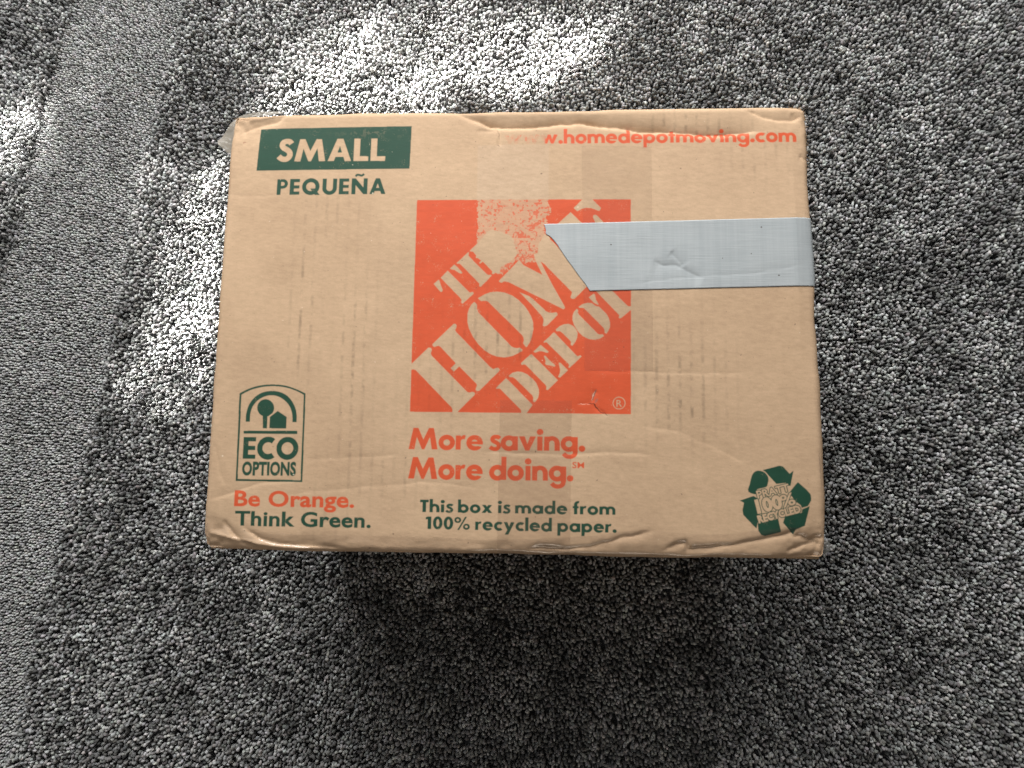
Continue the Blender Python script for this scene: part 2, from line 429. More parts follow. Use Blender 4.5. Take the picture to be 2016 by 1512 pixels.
# E
K(zB((915, 250), (1055, 112), (1062, 60), (1225, 60), (1232, 118), (1365, 250), (1345, 293), (1320, 298), (1260, 272), (1200, 252), (1120, 248), (1050, 265), (970, 305)))
K(zB((865, 320), (640, 520), (1080, 530)))
K(zB((1230, 400), (1242, 370), (1268, 360), (1300, 375), (1440, 520), (1265, 520), (1262, 470)))
# D E P O T
K(zE((1650, 875), (1478, 1045), (1495, 1055), (1545, 1048), (1895, 1405), (1905, 1500), (1955, 1500), (2086, 1322)))
K(zF((-155, 838), (-95, 788), (-10, 768), (60, 775), (150, 815), (240, 890), (300, 960), (340, 1060), (345, 1120), (330, 1200), (282, 1272), (258, 1277), (243, 1250), (250, 1200), (230, 1160), (-50, 885), (-90, 860), (-143, 862)))
K(zF((200, 488), (225, 484), (245, 505), (655, 912), (490, 1075), (458, 1070), (466, 1020), (450, 990), (128, 662), (100, 650), (60, 662), (46, 640), (50, 625)))
K(zF((370, 325), (500, 438), (495, 457), (465, 460), (400, 436), (340, 436), (280, 460), (250, 440)))
K(zF((430, 505), (455, 512), (500, 570), (615, 670), (600, 690), (520, 665), (465, 665), (445, 640), (450, 590), (425, 520)))
K(zF((665, 625), (690, 620), (820, 746), (690, 870), (655, 860), (683, 800), (690, 740), (678, 680)))
K(zF((585, 118), (600, 128), (960, 505), (980, 518), (1020, 498), (1045, 520), (845, 710), (825, 700), (840, 660), (825, 640), (475, 292), (450, 285), (425, 296), (415, 280), (520, 188)))
K(zD((615, 1085), (680, 1028), (750, 996), (830, 988), (900, 1020), (950, 1075), (980, 1140), (970, 1220), (940, 1290), (890, 1353), (862, 1335), (870, 1290), (850, 1260), (740, 1150), (690, 1110), (632, 1112)))
K(zD((990, 708), (1060, 660), (1140, 640), (1210, 645), (1280, 695), (1330, 705), (1380, 750), (1450, 820), (1490, 890), (1512, 970), (1510, 1040), (1480, 1110), (1450, 1152), (1420, 1135), (1420, 1085), (1400, 1050), (1085, 732), (1050, 722), (1010, 722)))
K(zD((965, 738), (985, 760), (978, 800), (1000, 835), (1310, 1152), (1340, 1165), (1390, 1158), (1412, 1190), (1340, 1235), (1250, 1252), (1160, 1240), (1060, 1190), (980, 1110), (920, 1010), (892, 920), (895, 850), (920, 785)))
K(zD((1245, 485), (1265, 510), (1280, 590), (1325, 665), (1310, 675), (1240, 635), (1160, 550)))
K(zD((1240, 405), (1510, 405), (1800, 690), (1830, 700), (1900, 680), (1900, 730), (1845, 765), (1695, 893), (1665, 900), (1652, 882), (1665, 850), (1640, 822)))
# registered mark
for op, p in ringp(0, 0, 1, .88): K(zF(*[(1660 + 105 * x, 1290 + 105 * y) for x, y in p]))
ftext('R', (1020 + 1617 / 8.4, 640 + 1352 / 8.4), (1020 + 1708 / 8.4, 640 + 1352 / 8.4), 14.3, orange, False, bold=0.0)

# banner and words
raster(F([(513.3, 253.3), (811, 249), (806.9, 332.4), (506.2, 336)]), green)
run('SMALL', (547.4, 318.2), (758.6, 317), 43.5, green, False, track=.10, adv={})
run('PEQUEÑA', (546, 384), (759.8, 382), 31, green, track=.13)
run('www.homedepotmoving.com', (993, 283.5), (1567, 279.6), 27.0, orange, track=.045)
run('More saving.', (805, 884.2), (1151.4, 888.6), 42, orange, track=.03)
run('More doing.', (803.8, 942.3), (1128.3, 947.1), 42.5, orange, track=.03)
ftext('SM', (1126.4, 921.5), (1149.5, 922), 12.6, orange, bold=0.012)
run('This box is made from', (827.1, 1008), (1211.4, 1013.8), 24.2, green, track=.07)
run('100% recycled paper.', (837.9, 1041.4), (1213.8, 1048.8), 24.8, green, track=.075)
ftext('Be Orange.', (461.7, 995.5), (697.4, 998.8), 30.8, orange, bold=0.028)
ftext('Think Green.', (462.2, 1033.8), (730.1, 1038.6), 29.0, green, bold=0.028)
# eco badge
zG = lambda *p: zp(380, 740, 3.979, p)
top = smooth([(376, 137), (450, 100), (540, 74), (635, 67), (730, 76), (815, 103), (890, 138)], 6, False)
raster(zG(*top, (861, 832), (340, 823)), green)
top2 = smooth([(391, 147), (460, 112), (545, 88), (635, 80), (725, 89), (808, 114), (876, 148)], 6, False)
raster(zG(*top2, (847, 817), (355, 808)), green, False)
ao = [(422, 360), (426, 300), (450, 225), (500, 162), (560, 128), (630, 118), (700, 130), (760, 168), (803, 235), (819, 300), (818, 362)]
ai = [(785, 362), (785, 305), (768, 245), (730, 195), (680, 163), (628, 152), (575, 160), (520, 190), (478, 240), (458, 300), (455, 360)]
raster(zG(*smooth(ao, 4, False), *smooth(ai, 4, False)), green)
raster(zG(*arc(578, 251, 66, 68, 0, 360)), green)
raster(zG((555, 300), (592, 300), (587, 412), (555, 411)), green)
raster(zG((672, 262), (590, 322), (592, 420), (620, 415)), green, False)
raster(zG((672, 275), (741, 322), (737, 412), (606, 410), (610, 322)), green)
raster(zG((408, 430), (820, 430), (824, 436), (822, 455), (406, 453), (404, 436)), green)
run('ECO', (479.2, 903.2), (588.0, 904.4), 42.7, green, track=.06)
ftext('OPTIONS', (477.5, 934.5), (583.6, 935.3), 25.8, green, bold=0.045)
# recycling mark
zH = lambda *p: zp(1240, 800, 4.5818, p)
raster(zH((1188, 575), (1340, 535), (1372, 543), (1433, 608), (1467, 580), (1441, 718), (1415, 715), (1400, 690), (1315, 700), (1240, 620), (1215, 590)), green)
raster(zH(*smooth([(1062, 768), (1075, 700), (1092, 630), (1115, 593), (1150, 580), (1190, 588), (1218, 606), (1242, 645), (1238, 690), (1222, 728), (1140, 750), (1138, 795)], 3)), green)
raster(zH((985, 850), (1040, 832), (1110, 808), (1145, 830), (1165, 960), (1155, 1020), (1140, 1104), (1020, 980), (1012, 935), (1025, 870)), green)
raster(zH((1150, 1060), (1160, 1045), (1335, 1018), (1365, 1135), (1220, 1171), (1185, 1160), (1158, 1125)), green)
raster(zH((1380, 1050), (1395, 1000), (1540, 960), (1545, 928), (1605, 900), (1570, 1078), (1500, 1112), (1478, 1160)), green)
raster(zH((1505, 683), (1575, 750), (1610, 795), (1617, 845), (1590, 900), (1540, 915), (1530, 890), (1490, 860), (1430, 780)), green)
tx = np.zeros((TH, TW), bool)
P7 = lambda x, y: (1240 + x / 4.5818, 800 + y / 4.5818)
ftext('PRATT', P7(1148, 830), P7(1437, 762), 15.0, tx, bold=0.03)
ftext('100', P7(1147, 962), P7(1378, 912), 26.0, tx, bold=0.055)
ftext('%', P7(1372, 915), P7(1495, 880), 25.0, tx, bold=0.02)
ftext('RECYCLED', P7(1160, 1052), P7(1538, 952), 14.2, tx, bold=0.06)
green |= dilate(tx, 3); green &= ~tx

# ------------------------------------------------------------------ liner colour (albedo) with ink, wear and handling marks
gx = (np.arange(TW) + .5) * PX - EX; gy = (np.arange(TH) + .5) * PX - EY
GX, GY = np.meshgrid(gx, gy)


def soft(m, k=1):
    m = m.astype(np.float32)
    for _ in range(k):
        m = (m + np.roll(m, 1, 0) + np.roll(m, -1, 0) + np.roll(m, 1, 1) + np.roll(m, -1, 1)) / 5
    return m


io = soft(orange, 3); ig = soft(green, 3)
n1 = fbm(GX, GY, .05, 101, 4); n2 = fbm(GX, GY * 3, .006, 111, 3); n3 = fbm(GX * .35, GY + GX * .12, .0011, 121, 3); n4 = vnoise(GX, GY, .0004, 131)
tone = 1 + .24 * (n1 - .5) + .12 * (n2 - .5) + .16 * (n3 - .5) + .09 * (n4 - .5)
kr = np.stack([.575 * tone, .397 * tone ** 1.12, .252 * tone ** 1.18], -1)
# grease-dark flute marks left by handling
fl = np.clip(np.cos(2 * np.pi * (GX + .0009) / .0076) * 1.2 - .35, 0, 1) ** 1.3
smg = np.zeros((TH, TW), np.float32)
for (cx, cy, rx, ry, a) in ((598, 620, 26, 150, .9), (700, 720, 34, 190, .85), (960, 660, 70, 95, 1.0), (1045, 700, 40, 90, .6), (1340, 730, 90, 120, .6), (1330, 800, 60, 60, .6), (1345, 245, 90, 28, .9), (650, 420, 60, 60, .35), (1490, 300, 80, 60, .35), (780, 930, 60, 60, .5), (640, 1000, 60, 90, .3), (850, 780, 60, 70, .45), (1130, 660, 30, 60, .5), (1500, 1010, 110, 40, .3)):
    c = F([(cx, cy)])[0]; s_ = .000345
    smg += a * np.exp(-((GX - c[0]) / (rx * s_)) ** 2 - ((GY - c[1]) / (ry * s_)) ** 2)
dash = np.clip(fbm(GX, GY, .0042, 141, 3) * 2.6 - .95, 0, 1)
smudge = np.clip(smg, 0, 1) * fl * dash
broad = np.clip(fbm(GX, GY * .6, .022, 151, 3) * 2.4 - 1.25, 0, 1) * np.clip(.15 + smg * .6, 0, 1)
dark = 1 - .52 * smudge - .15 * broad
kr *= dark[..., None]
def colband(x0, x1, y0, y1, gain, edge=.0012):
    a, b = F([(x0, y0)])[0], F([(x1, y1)])[0]
    m = np.clip((GX - a[0]) / edge + .5, 0, 1) * np.clip((b[0] - GX) / edge + .5, 0, 1) * np.clip((a[1] - GY) / edge + .5, 0, 1) * np.clip((GY - b[1]) / edge + .5, 0, 1)
    g = np.array(gain)
    kr[...] = kr * (1 + m[..., None] * (g - 1) * (.7 + .6 * n2[..., None]))


colband(941, 1080, 286, 392, (1.02, 1.05, 1.10)); colband(1281, 1600, 285, 430, (1.02, 1.02, 1.03), .004)
colband(512, 560, 232, 300, (1.06, 1.07, 1.08)); colband(440, 700, 380, 1000, (.985, .98, .975), .02)
colband(700, 942, 230, 392, (1.015, 1.015, 1.02), .003)
inkv = 1 + .10 * (n2 - .5) + .06 * (n3 - .5)
OR = np.array([.67, .092, .030]); GR = np.array([.009, .062, .037])
pin = np.clip((vnoise(GX, GY, .00045, 161) * .7 + vnoise(GX, GY, .004, 162) * .5) - .93, 0, .2) * 3.0     # pinholes in the ink
io2 = io * (1 - pin) * .97; ig2 = ig * (1 - pin * .5) * .985
# rubbed-off patch where a label was pulled away
worn = np.zeros((TH, TW), bool)
raster(F([(941.5, 385), (1080, 385), (1079, 397), (1083, 410), (1084, 424), (1073.5, 425), (1076, 436), (1079, 440), (1071, 442), (1072, 460), (1082, 466), (1078, 490), (1060, 520), (1054, 517), (1040, 518), (1030, 522), (1018, 512), (1006, 524), (1000, 532), (990, 541), (978, 536), (965, 520), (952, 514), (945, 512), (940, 505), (939, 480)]), worn)
jx = (vnoise(GX, GY, .0008, 171) - .5) * 10 + (vnoise(GX, GY, .003, 173) - .5) * 8
jy = (vnoise(GX, GY, .0008, 172) - .5) * 10 + (vnoise(GX, GY, .003, 174) - .5) * 8
ii = np.clip(np.arange(TW)[None, :] + jx, 0, TW - 1).astype(int); jj = np.clip(np.arange(TH)[:, None] + jy, 0, TH - 1).astype(int)
worn = soft(worn[jj, ii], 2)
cl = fbm(GX, GY, .0016, 181, 3); cl2 = fbm(GX, GY, .011, 185, 2)
keep = .20 + .62 * np.clip((cl - .53) * 7 + (cl2 - .5) * 2.0, 0, 1)
io2 = io2 * (1 - worn) + io2 * worn * keep
# the web address is rubbed away at its start
wx0 = F([(1073, 270)])[0][0]; wy0 = F([(1000, 300)])[0][1]
rub = np.clip((wx0 - GX) / .0012 + .5, 0, 1) * (GY > wy0)
io2 *= 1 - rub * (.88 - .45 * np.clip((cl - .56) * 8, 0, 1))
# scuffs on the green banner
bx = F([(738, 262)])[0]
sc = np.exp(-((GX - bx[0]) / .022) ** 2 - ((GY - bx[1]) / .0035) ** 2) * np.clip((fbm(GX, GY, .0025, 191, 3) - .55) * 8, 0, 1)
ig2 *= 1 - .14 * sc
col = kr
col = col * (1 - io2[..., None]) + OR * inkv[..., None] * io2[..., None] * (1 - .25 * smudge[..., None])
col = col * (1 - ig2[..., None]) + GR * inkv[..., None] * ig2[..., None]


def specks(n, r0, r1, colr, seed, amt=.8, reg=None):
    r = np.random.RandomState(seed)
    for _ in range(n):
        x = r.uniform(-W / 2, W / 2); y = r.uniform(-H / 2, H / 2)
        a = r.uniform(r0, r1) / PX; u = int((x + EX) / PX); v = int((y + EY) / PX); k = int(a * 2.5) + 1
        yy, xx = np.mgrid[-k:k + 1, -k:k + 1]; th = r.rand() * 3.1; e = r.uniform(1, 2.4)
        p = xx * math.cos(th) + yy * math.sin(th); q = (-xx * math.sin(th) + yy * math.cos(th)) * e
        m = np.clip(1.4 - np.hypot(p, q) / a, 0, 1)[..., None] * amt
        s_ = col[v - k:v + k + 1, u - k:u + k + 1]
        s_[...] = s_ * (1 - m) + np.array(colr) * m


specks(190, .0002, .00042, (.09, .05, .035), 1, .65)
specks(34, .0003, .0007, (.10, .055, .035), 2, .7)
specks(90, .00018, .0004, (.85, .72, .55), 3, .7)
specks(260, .0001, .00026, (.20, .12, .08), 4, .6)
specks(9, .0004, .0006, (.9, .8, .62), 5, .7)


def mark(pts, w, colr, amt=.9, taper=True):
    P = F(pts); u0 = int((P[:, 0].min() - .003 + EX) / PX); u1 = int((P[:, 0].max() + .003 + EX) / PX)
    v0 = int((P[:, 1].min() - .003 + EY) / PX); v1 = int((P[:, 1].max() + .003 + EY) / PX)
    u0 = max(u0, 0); v0 = max(v0, 0)
    gx_, gy_ = GX[v0:v1, u0:u1], GY[v0:v1, u0:u1]
    s, t = polydist(gx_ + (vnoise(gx_, gy_, .0012, 7) - .5) * .0009, gy_ + (vnoise(gx_, gy_, .0012, 8) - .5) * .0009, P)
    ww = w / 1000 * (np.sin(np.pi * np.clip(t * .9 + .05, 0, 1)) if taper else 1)
    m = np.clip(1.3 - abs(s) / np.maximum(ww, 1e-5), 0, 1)[..., None] * amt
    r_ = col[v0:v1, u0:u1]; r_[...] = r_ * (1 - m) + np.array(colr) * m


# the small burst in the logo: torn liner, bare pale paper, a black slit
mark([(1137, 796), (1148, 795), (1160, 796)], .32, (.86, .45, .33), .8)
mark([(1166, 788), (1168, 778), (1173, 766)], .9, (.26, .15, .11), .85)
mark([(1164, 790), (1166, 780), (1170, 770)], .35, (.85, .55, .42), .8)
mark([(1170, 794), (1173, 788), (1176, 784)], .9, (.35, .17, .13), .6)
mark([(1158, 795), (1168, 794), (1176, 805), (1180, 810), (1186, 812), (1197, 819)], .36, (.05, .02, .012), .95)
mark([(1150, 728), (1190, 730), (1240, 731)], .16, (.30, .05, .03), .5)
mark([(976, 252), (982, 262), (983, 275)], .5, (.30, .20, .13), .5)
mark([(979, 284), (985, 288)], .3, (.15, .09, .06), .7)
mark([(477, 281), (484, 278)], .45, (.30, .12, .07), .7)
mark([(452, 366), (455, 361)], .5, (.22, .10, .06), .7)
mark([(463, 231), (475, 229), (490, 232)], .8, (.28, .15, .09), .6)
mark([(1606, 888), (1609, 930), (1611, 967)], .35, (.22, .15, .12), .6)
col = np.clip(col, .004, .95)
rough = .78 - .22 * np.maximum(io2, ig2) + .1 * (n2 - .5)
img = bpy.data.images.new('carton_print', TW, TH, alpha=True, float_buffer=True); img.colorspace_settings.name = 'Linear Rec.709'
buf = np.empty((TH, TW, 4), np.float32); buf[..., :3] = col; buf[..., 3] = rough
img.alpha_mode = 'CHANNEL_PACKED'
img.pixels.foreach_set(buf.ravel()); img.update()
del buf, smg, n1, jx, jy

# ------------------------------------------------------------------ materials
k = NT('printed_kraft_liner'); ti = k.n('ShaderNodeTexImage'); ti.image = img; ti.interpolation = 'Cubic'; ti.extension = 'EXTEND'
k.l(ti.outputs['Color'], k.b.inputs['Base Color']); k.l(ti.outputs['Alpha'], k.b.inputs['Roughness'])
k.b.inputs['Specular IOR Level'].default_value = .28
tc = k.n('ShaderNodeTexCoord'); mp = k.n('ShaderNodeMapping'); mp.inputs['Scale'].default_value = (260, 900, 260); k.l(tc.outputs['Object'], mp.inputs[0])
ns = k.n('ShaderNodeTexNoise', Scale=1.0, Detail=5.0); k.l(mp.outputs[0], ns.inputs['Vector'])
bp = k.n('ShaderNodeBump', Strength=.2, Distance=.0003); k.l(ns.outputs[0], bp.inputs['Height']); k.l(bp.outputs[0], k.b.inputs['Normal'])
M_LINER = k.m

k = NT('plain_kraft'); tc = k.n('ShaderNodeTexCoord'); ns = k.n('ShaderNodeTexNoise', Scale=60.0, Detail=6.0); k.l(tc.outputs['Object'], ns.inputs['Vector'])
rp = k.n('ShaderNodeValToRGB'); rp.color_ramp.elements[0].position = .3; rp.color_ramp.elements[0].color = (.46, .315, .19, 1); rp.color_ramp.elements[1].position = .7; rp.color_ramp.elements[1].color = (.60, .42, .265, 1)
k.l(ns.outputs[0], rp.inputs[0]); k.l(rp.outputs[0], k.b.inputs['Base Color']); k.b.inputs['Roughness'].default_value = .8
M_KRAFT = k.m

k = NT('silver_cloth_tape'); tc = k.n('ShaderNodeTexCoord')
mp = k.n('ShaderNodeMapping'); mp.inputs['Scale'].default_value = (420, 12, 60); k.l(tc.outputs['Object'], mp.inputs[0])
nv = k.n('ShaderNodeTexNoise', Scale=1.0, Detail=3.0); k.l(mp.outputs[0], nv.inputs['Vector'])
mp2 = k.n('ShaderNodeMapping'); mp2.inputs['Scale'].default_value = (60, 1300, 60); k.l(tc.outputs['Object'], mp2.inputs[0])
nh = k.n('ShaderNodeTexNoise', Scale=1.0, Detail=2.0); k.l(mp2.outputs[0], nh.inputs['Vector'])
nl = k.n('ShaderNodeTexNoise', Scale=26.0, Detail=4.0); k.l(tc.outputs['Object'], nl.inputs['Vector'])
ad = k.n('ShaderNodeMath', operation='ADD'); k.l(nv.outputs[0], ad.inputs[0]); k.l(nh.outputs[0], ad.inputs[1])
ad2 = k.n('ShaderNodeMath', operation='ADD'); k.l(ad.outputs[0], ad2.inputs[0]); k.l(nl.outputs[0], ad2.inputs[1])
dv = k.n('ShaderNodeMath', operation='DIVIDE'); k.l(ad2.outputs[0], dv.inputs[0]); dv.inputs[1].default_value = 3
rp = k.n('ShaderNodeValToRGB'); rp.color_ramp.elements[0].position = .34; rp.color_ramp.elements[0].color = (.375, .41, .425, 1); rp.color_ramp.elements[1].position = .66; rp.color_ramp.elements[1].color = (.475, .505, .515, 1)
k.l(dv.outputs[0], rp.inputs[0])
vo = k.n('ShaderNodeTexVoronoi', Scale=95.0, Randomness=1.0); k.l(tc.outputs['Object'], vo.inputs['Vector'])
cmp_ = k.n('ShaderNodeMath', operation='LESS_THAN'); k.l(vo.outputs['Distance'], cmp_.inputs[0]); cmp_.inputs[1].default_value = .045
mx = k.n('ShaderNodeMix', data_type='RGBA'); k.l(cmp_.outputs[0], mx.inputs[0]); k.l(rp.outputs[0], mx.inputs[6]); mx.inputs[7].default_value = (.08, .06, .05, 1)
k.l(mx.outputs[2], k.b.inputs['Base Color']); k.b.inputs['Roughness'].default_value = .48; k.b.inputs['Specular IOR Level'].default_value = .35
bp = k.n('ShaderNodeBump', Strength=.3, Distance=.0003); k.l(ad.outputs[0], bp.inputs['Height']); k.l(bp.outputs[0], k.b.inputs['Normal'])
M_DUCT = k.m


def clear_tape(name, colr, alpha, rough_):
    k = NT(name); k.b.inputs['Base Color'].default_value = (*colr, 1); k.b.inputs['Alpha'].default_value = alpha
    k.b.inputs['Roughness'].default_value = rough_; k.b.inputs['Specular IOR Level'].default_value = .5
    tc = k.n('ShaderNodeTexCoord'); ns = k.n('ShaderNodeTexNoise', Scale=140.0, Detail=3.0); k.l(tc.outputs['Object'], ns.inputs['Vector'])
    bp = k.n('ShaderNodeBump', Strength=.25, Distance=.0006); k.l(ns.outputs[0], bp.inputs['Height']); k.l(bp.outputs[0], k.b.inputs['Normal'])
    # clear film: the gloss coat stays whole while the film itself is thin
    tr = k.n('ShaderNodeBsdfTransparent'); gl = k.n('ShaderNodeBsdfGlossy'); gl.inputs['Roughness'].default_value = rough_; gl.inputs['Color'].default_value = (1, 1, 1, 1); k.l(bp.outputs[0], gl.inputs['Normal'])
    lw = k.n('ShaderNodeLayerWeight'); k.l(bp.outputs[0], lw.inputs['Normal'])
    pw = k.n('ShaderNodeMath', operation='POWER'); k.l(lw.outputs['Facing'], pw.inputs[0]); pw.inputs[1].default_value = 5
    fr = k.n('ShaderNodeMath', operation='MULTIPLY_ADD'); k.l(pw.outputs[0], fr.inputs[0]); fr.inputs[1].default_value = .85; fr.inputs[2].default_value = .05
    df = k.n('ShaderNodeBsdfDiffuse'); df.inputs['Color'].default_value = (*colr, 1)
    m1 = k.n('ShaderNodeMixShader'); m1.inputs[0].default_value = alpha; k.l(tr.outputs[0], m1.inputs[1]); k.l(df.outputs[0], m1.inputs[2])
    m2 = k.n('ShaderNodeMixShader'); k.l(fr.outputs[0], m2.inputs[0]); k.l(m1.outputs[0], m2.inputs[1]); k.l(gl.outputs[0], m2.inputs[2])
    k.l(m2.outputs[0], k.t.nodes['Material Output'].inputs['Surface'])
    return k.m


M_CLEAR = clear_tape('clear_packing_tape', (.60, .47, .36), .025, .22)
M_CLEAR2 = clear_tape('yellowed_packing_tape', (.40, .26, .16), .05, .26)
M_FLAP = clear_tape('loose_tape_film', (.62, .62, .58), .28, .2)
M_FLAPD = clear_tape('dusty_tape_film', (.34, .30, .24), .7, .4)

# ------------------------------------------------------------------ the carton
box = bpy.data.objects.new('cardboard_box', None); C.objects.link(box); box.empty_display_size = .05
box['label'] = 'kraft cardboard moving box with orange and green print and silver duct tape on grey carpet'
box['category'] = 'moving box'


def uvof(x, y): return np.stack([(x.ravel() + EX) / (2 * EX), (y.ravel() + EY) / (2 * EY)], 1)


ext = RR * math.pi / 2 + .005
lim = lambda half: np.r_[np.linspace(-(half - RR) - ext, -(half - RR), 14)[:-1], np.linspace(-(half - RR), half - RR, int((half - RR) * 2 / .00085)), np.linspace(half - RR, half - RR + ext, 14)[1:]]
xs, ys = lim(W / 2), lim(H / 2)
X, Y = np.meshgrid(xs, ys)
V = surf(X, Y).reshape(-1, 3)
top_o = fast_mesh('printed_panel', V, grid_faces(len(xs), len(ys)), M_LINER, box, uvof(X, Y))
top_o['label'] = 'top panel with store logo, SMALL banner and eco badge printed on kraft'

# side walls: four panels, corrugated board thickness, from below the rolled edge to the carpet
wz0, wz1 = .0005, Z - RR - .0035
def wall(p, q, inward):
    n = 24; m = 16; t = .004
    a = np.linspace(0, 1, n); b = np.linspace(0, 1, m); A_, B_ = np.meshgrid(a, b)
    p = np.array(p); q = np.array(q); inward = np.array(inward)
    bell = -inward[None, None] * (.002 * np.sin(np.pi * A_) * np.sin(np.pi * B_))[..., None]
    xy = p + (q - p) * A_[..., None] + bell
    z = wz0 + (wz1 - wz0) * B_
    o_ = np.concatenate([xy, z[..., None]], -1).reshape(-1, 3)
    i_ = np.concatenate([xy + inward * t, z[..., None]], -1).reshape(-1, 3)
    g = grid_faces(n, m); N = n * m
    f = [tuple(r) for r in g] + [tuple(r[::-1] + N) for r in g]
    bd = list(range(n)) + [n * r + n - 1 for r in range(1, m)] + list(range(N - 2, N - n - 1, -1)) + [n * r for r in range(m - 2, 0, -1)]
    f += [(bd[(i + 1) % len(bd)], bd[i], bd[i] + N, bd[(i + 1) % len(bd)] + N) for i in range(len(bd))]
    return link_mesh('side_panel', np.r_[o_, i_], f, M_KRAFT, box)


w2, h2 = W / 2 - .0008, H / 2 - .0008
wall((-w2, -h2), (w2, -h2), (0, 1)); wall((w2, h2), (-w2, h2), (0, -1))
wall((w2, -h2 + .0045), (w2, h2 - .0045), (-1, 0)); wall((-w2, h2 - .0045), (-w2, -h2 + .0045), (1, 0))


def strip(name, poly_rows, mat, off, nu, label=None, thick=0.0):
    """a film lying on the carton: rows of (left, right) points in extended-plane metres"""
    rows = np.array(poly_rows, float)  # (m,2,2)
    a = np.linspace(0, 1, nu)[None, :, None]
    P = rows[:, :1] * (1 - a) + rows[:, 1:] * a
    V = surf(P[..., 0], P[..., 1], off).reshape(-1, 3)
    m = len(rows); up = rows[-1, 0, 1] > rows[0, 0, 1]; f = [tuple(r) if up else tuple(r[::-1]) for r in grid_faces(nu, m)]
    if thick:
        N = len(V)
        V2 = surf(P[..., 0], P[..., 1], off - thick).reshape(-1, 3); V = np.r_[V, V2]
        bd = list(range(nu)) + [nu * r + nu - 1 for r in range(1, m)] + list(range(N - 2, N - nu - 1, -1)) + [nu * r for r in range(m - 2, 0, -1)]
        f += [(bd[i], bd[i] + N, bd[(i + 1) % len(bd)] + N, bd[(i + 1) % len(bd)]) for i in range(len(bd))]
    o = link_mesh(name, V, f, mat, box)
    if label: o['label'] = label
    return o


# duct tape: torn slanting end on the left, wraps down over the right edge
le = smooth([(1070.5, 441.5), (1074, 452), (1074.5, 461), (1083, 466), (1095, 480), (1110, 503), (1130, 531), (1150, 558), (1160.5, 573)], 8, False)
tl, tr_, bl_, br = F([(1070.5, 441.5), (1600, 427.5), (1160.5, 573), (1606, 562)])
rows = []
for i in range(70):
    t = i / 69
    yy = 441.5 + (573 - 441.5) * t
    k_ = np.searchsorted(le[:, 1], yy); k_ = min(max(k_, 1), len(le) - 1)
    f_ = (yy - le[k_ - 1, 1]) / (le[k_, 1] - le[k_ - 1, 1] + 1e-9)
    lx = le[k_ - 1, 0] + (le[k_, 0] - le[k_ - 1, 0]) * np.clip(f_, 0, 1)
    frac = (lx - 1070.5) / (1600 - 1070.5)
    ty = 441.5 + (427.5 - 441.5) * frac; by = 573 + (562 - 573) * ((lx - 1160.5) / 445)
    Lp = F([(lx, ty + (by - ty) * t)])[0]
    Rp = tr_ + (br - tr_) * t
    ny_ = .0002 * (vnoise(np.array([i * .3]), np.array([0.]), 1, 5)[0] - .5)
    d = Rp - Lp; Rp = Lp + d * ((W / 2 - RR + .028 - Lp[0]) / d[0])
    rows.append([Lp + (ny_, 0), Rp])
rows = rows[::-1]
strip('duct_tape', rows, M_DUCT, .00034, 260, 'wide silver-grey duct tape strip torn at a slant, wrapping over the right edge', .00016)


def band(name, quad, mat, off, label, nu=60, nv=60, ey=0):
    q = F(quad)  # TL TR BR BL
    rows = []
    for i in range(nv):
        t = i / (nv - 1)
        rows.append([q[3] + (q[0] - q[3]) * t + (0, -ey * (1 - t)), q[2] + (q[1] - q[2]) * t + (0, -ey * (1 - t))])
    return strip(name, rows, mat, off, nu, label)


band('packing_tape', [(1145, 287), (1282, 288), (1284, 731), (1150, 730)], M_CLEAR, .00012, 'clear packing tape strip running down under the duct tape', 50, 160)
band('packing_tape', [(985, 787), (1125, 789), (1122, 1088), (978, 1084)], M_CLEAR2, .00012, 'yellowish packing tape strip over the lower lettering', 50, 120, ey=.012)
# clear tape along the near edge, uneven upper border, wraps down
bd_ = smooth([(400, 1030), (440, 1032), (500, 1046), (600, 1052), (800, 1056), (1000, 1062), (1150, 1056), (1260, 1044), (1400, 1052), (1540, 1040), (1625, 1036)], 16, False)
U = F(bd_); n_ = 34
rows = []
for i in range(n_):
    t = i / (n_ - 1); rows.append(np.stack([U[:, 0], -(H / 2 - RR) - .018 + (U[:, 1] + (H / 2 - RR) + .018) * t], 1))
P = np.array(rows); P[..., 0] = np.clip(P[..., 0], -(W / 2 - RR) - .004, W / 2 - RR + .004)
o = link_mesh('packing_tape', surf(P[..., 0], P[..., 1], .00016).reshape(-1, 3), [tuple(f) for f in grid_faces(P.shape[1], n_)], M_CLEAR, box)
o['label'] = 'glossy crumpled clear tape along the near edge'

# loose ends of film sticking out past two corners
def flap(name, pts, mat, label, z0, curl):
    P = at(pts, z0); c = P.mean(0); n = len(P); V = []; f = []
    rings = [0, .35, .7, 1]
    V.append((c[0], c[1], z0))
    for r_ in rings[1:]:
        for q in P:
            p_ = c + (q - c) * r_
            V.append((p_[0], p_[1], z0 + curl * (np.sin((p_[0] + p_[1]) * 190) * .5 + .3 * np.sin(p_[1] * 420))))
    for i in range(n): f.append((0, 1 + i, 1 + (i + 1) % n))
    for r_ in range(2):
        for i in range(n): a_ = 1 + r_ * n; f.append((a_ + i, a_ + n + i, a_ + n + (i + 1) % n, a_ + (i + 1) % n))
    o = link_mesh(name, V, f, mat, box); o['label'] = label
    return o


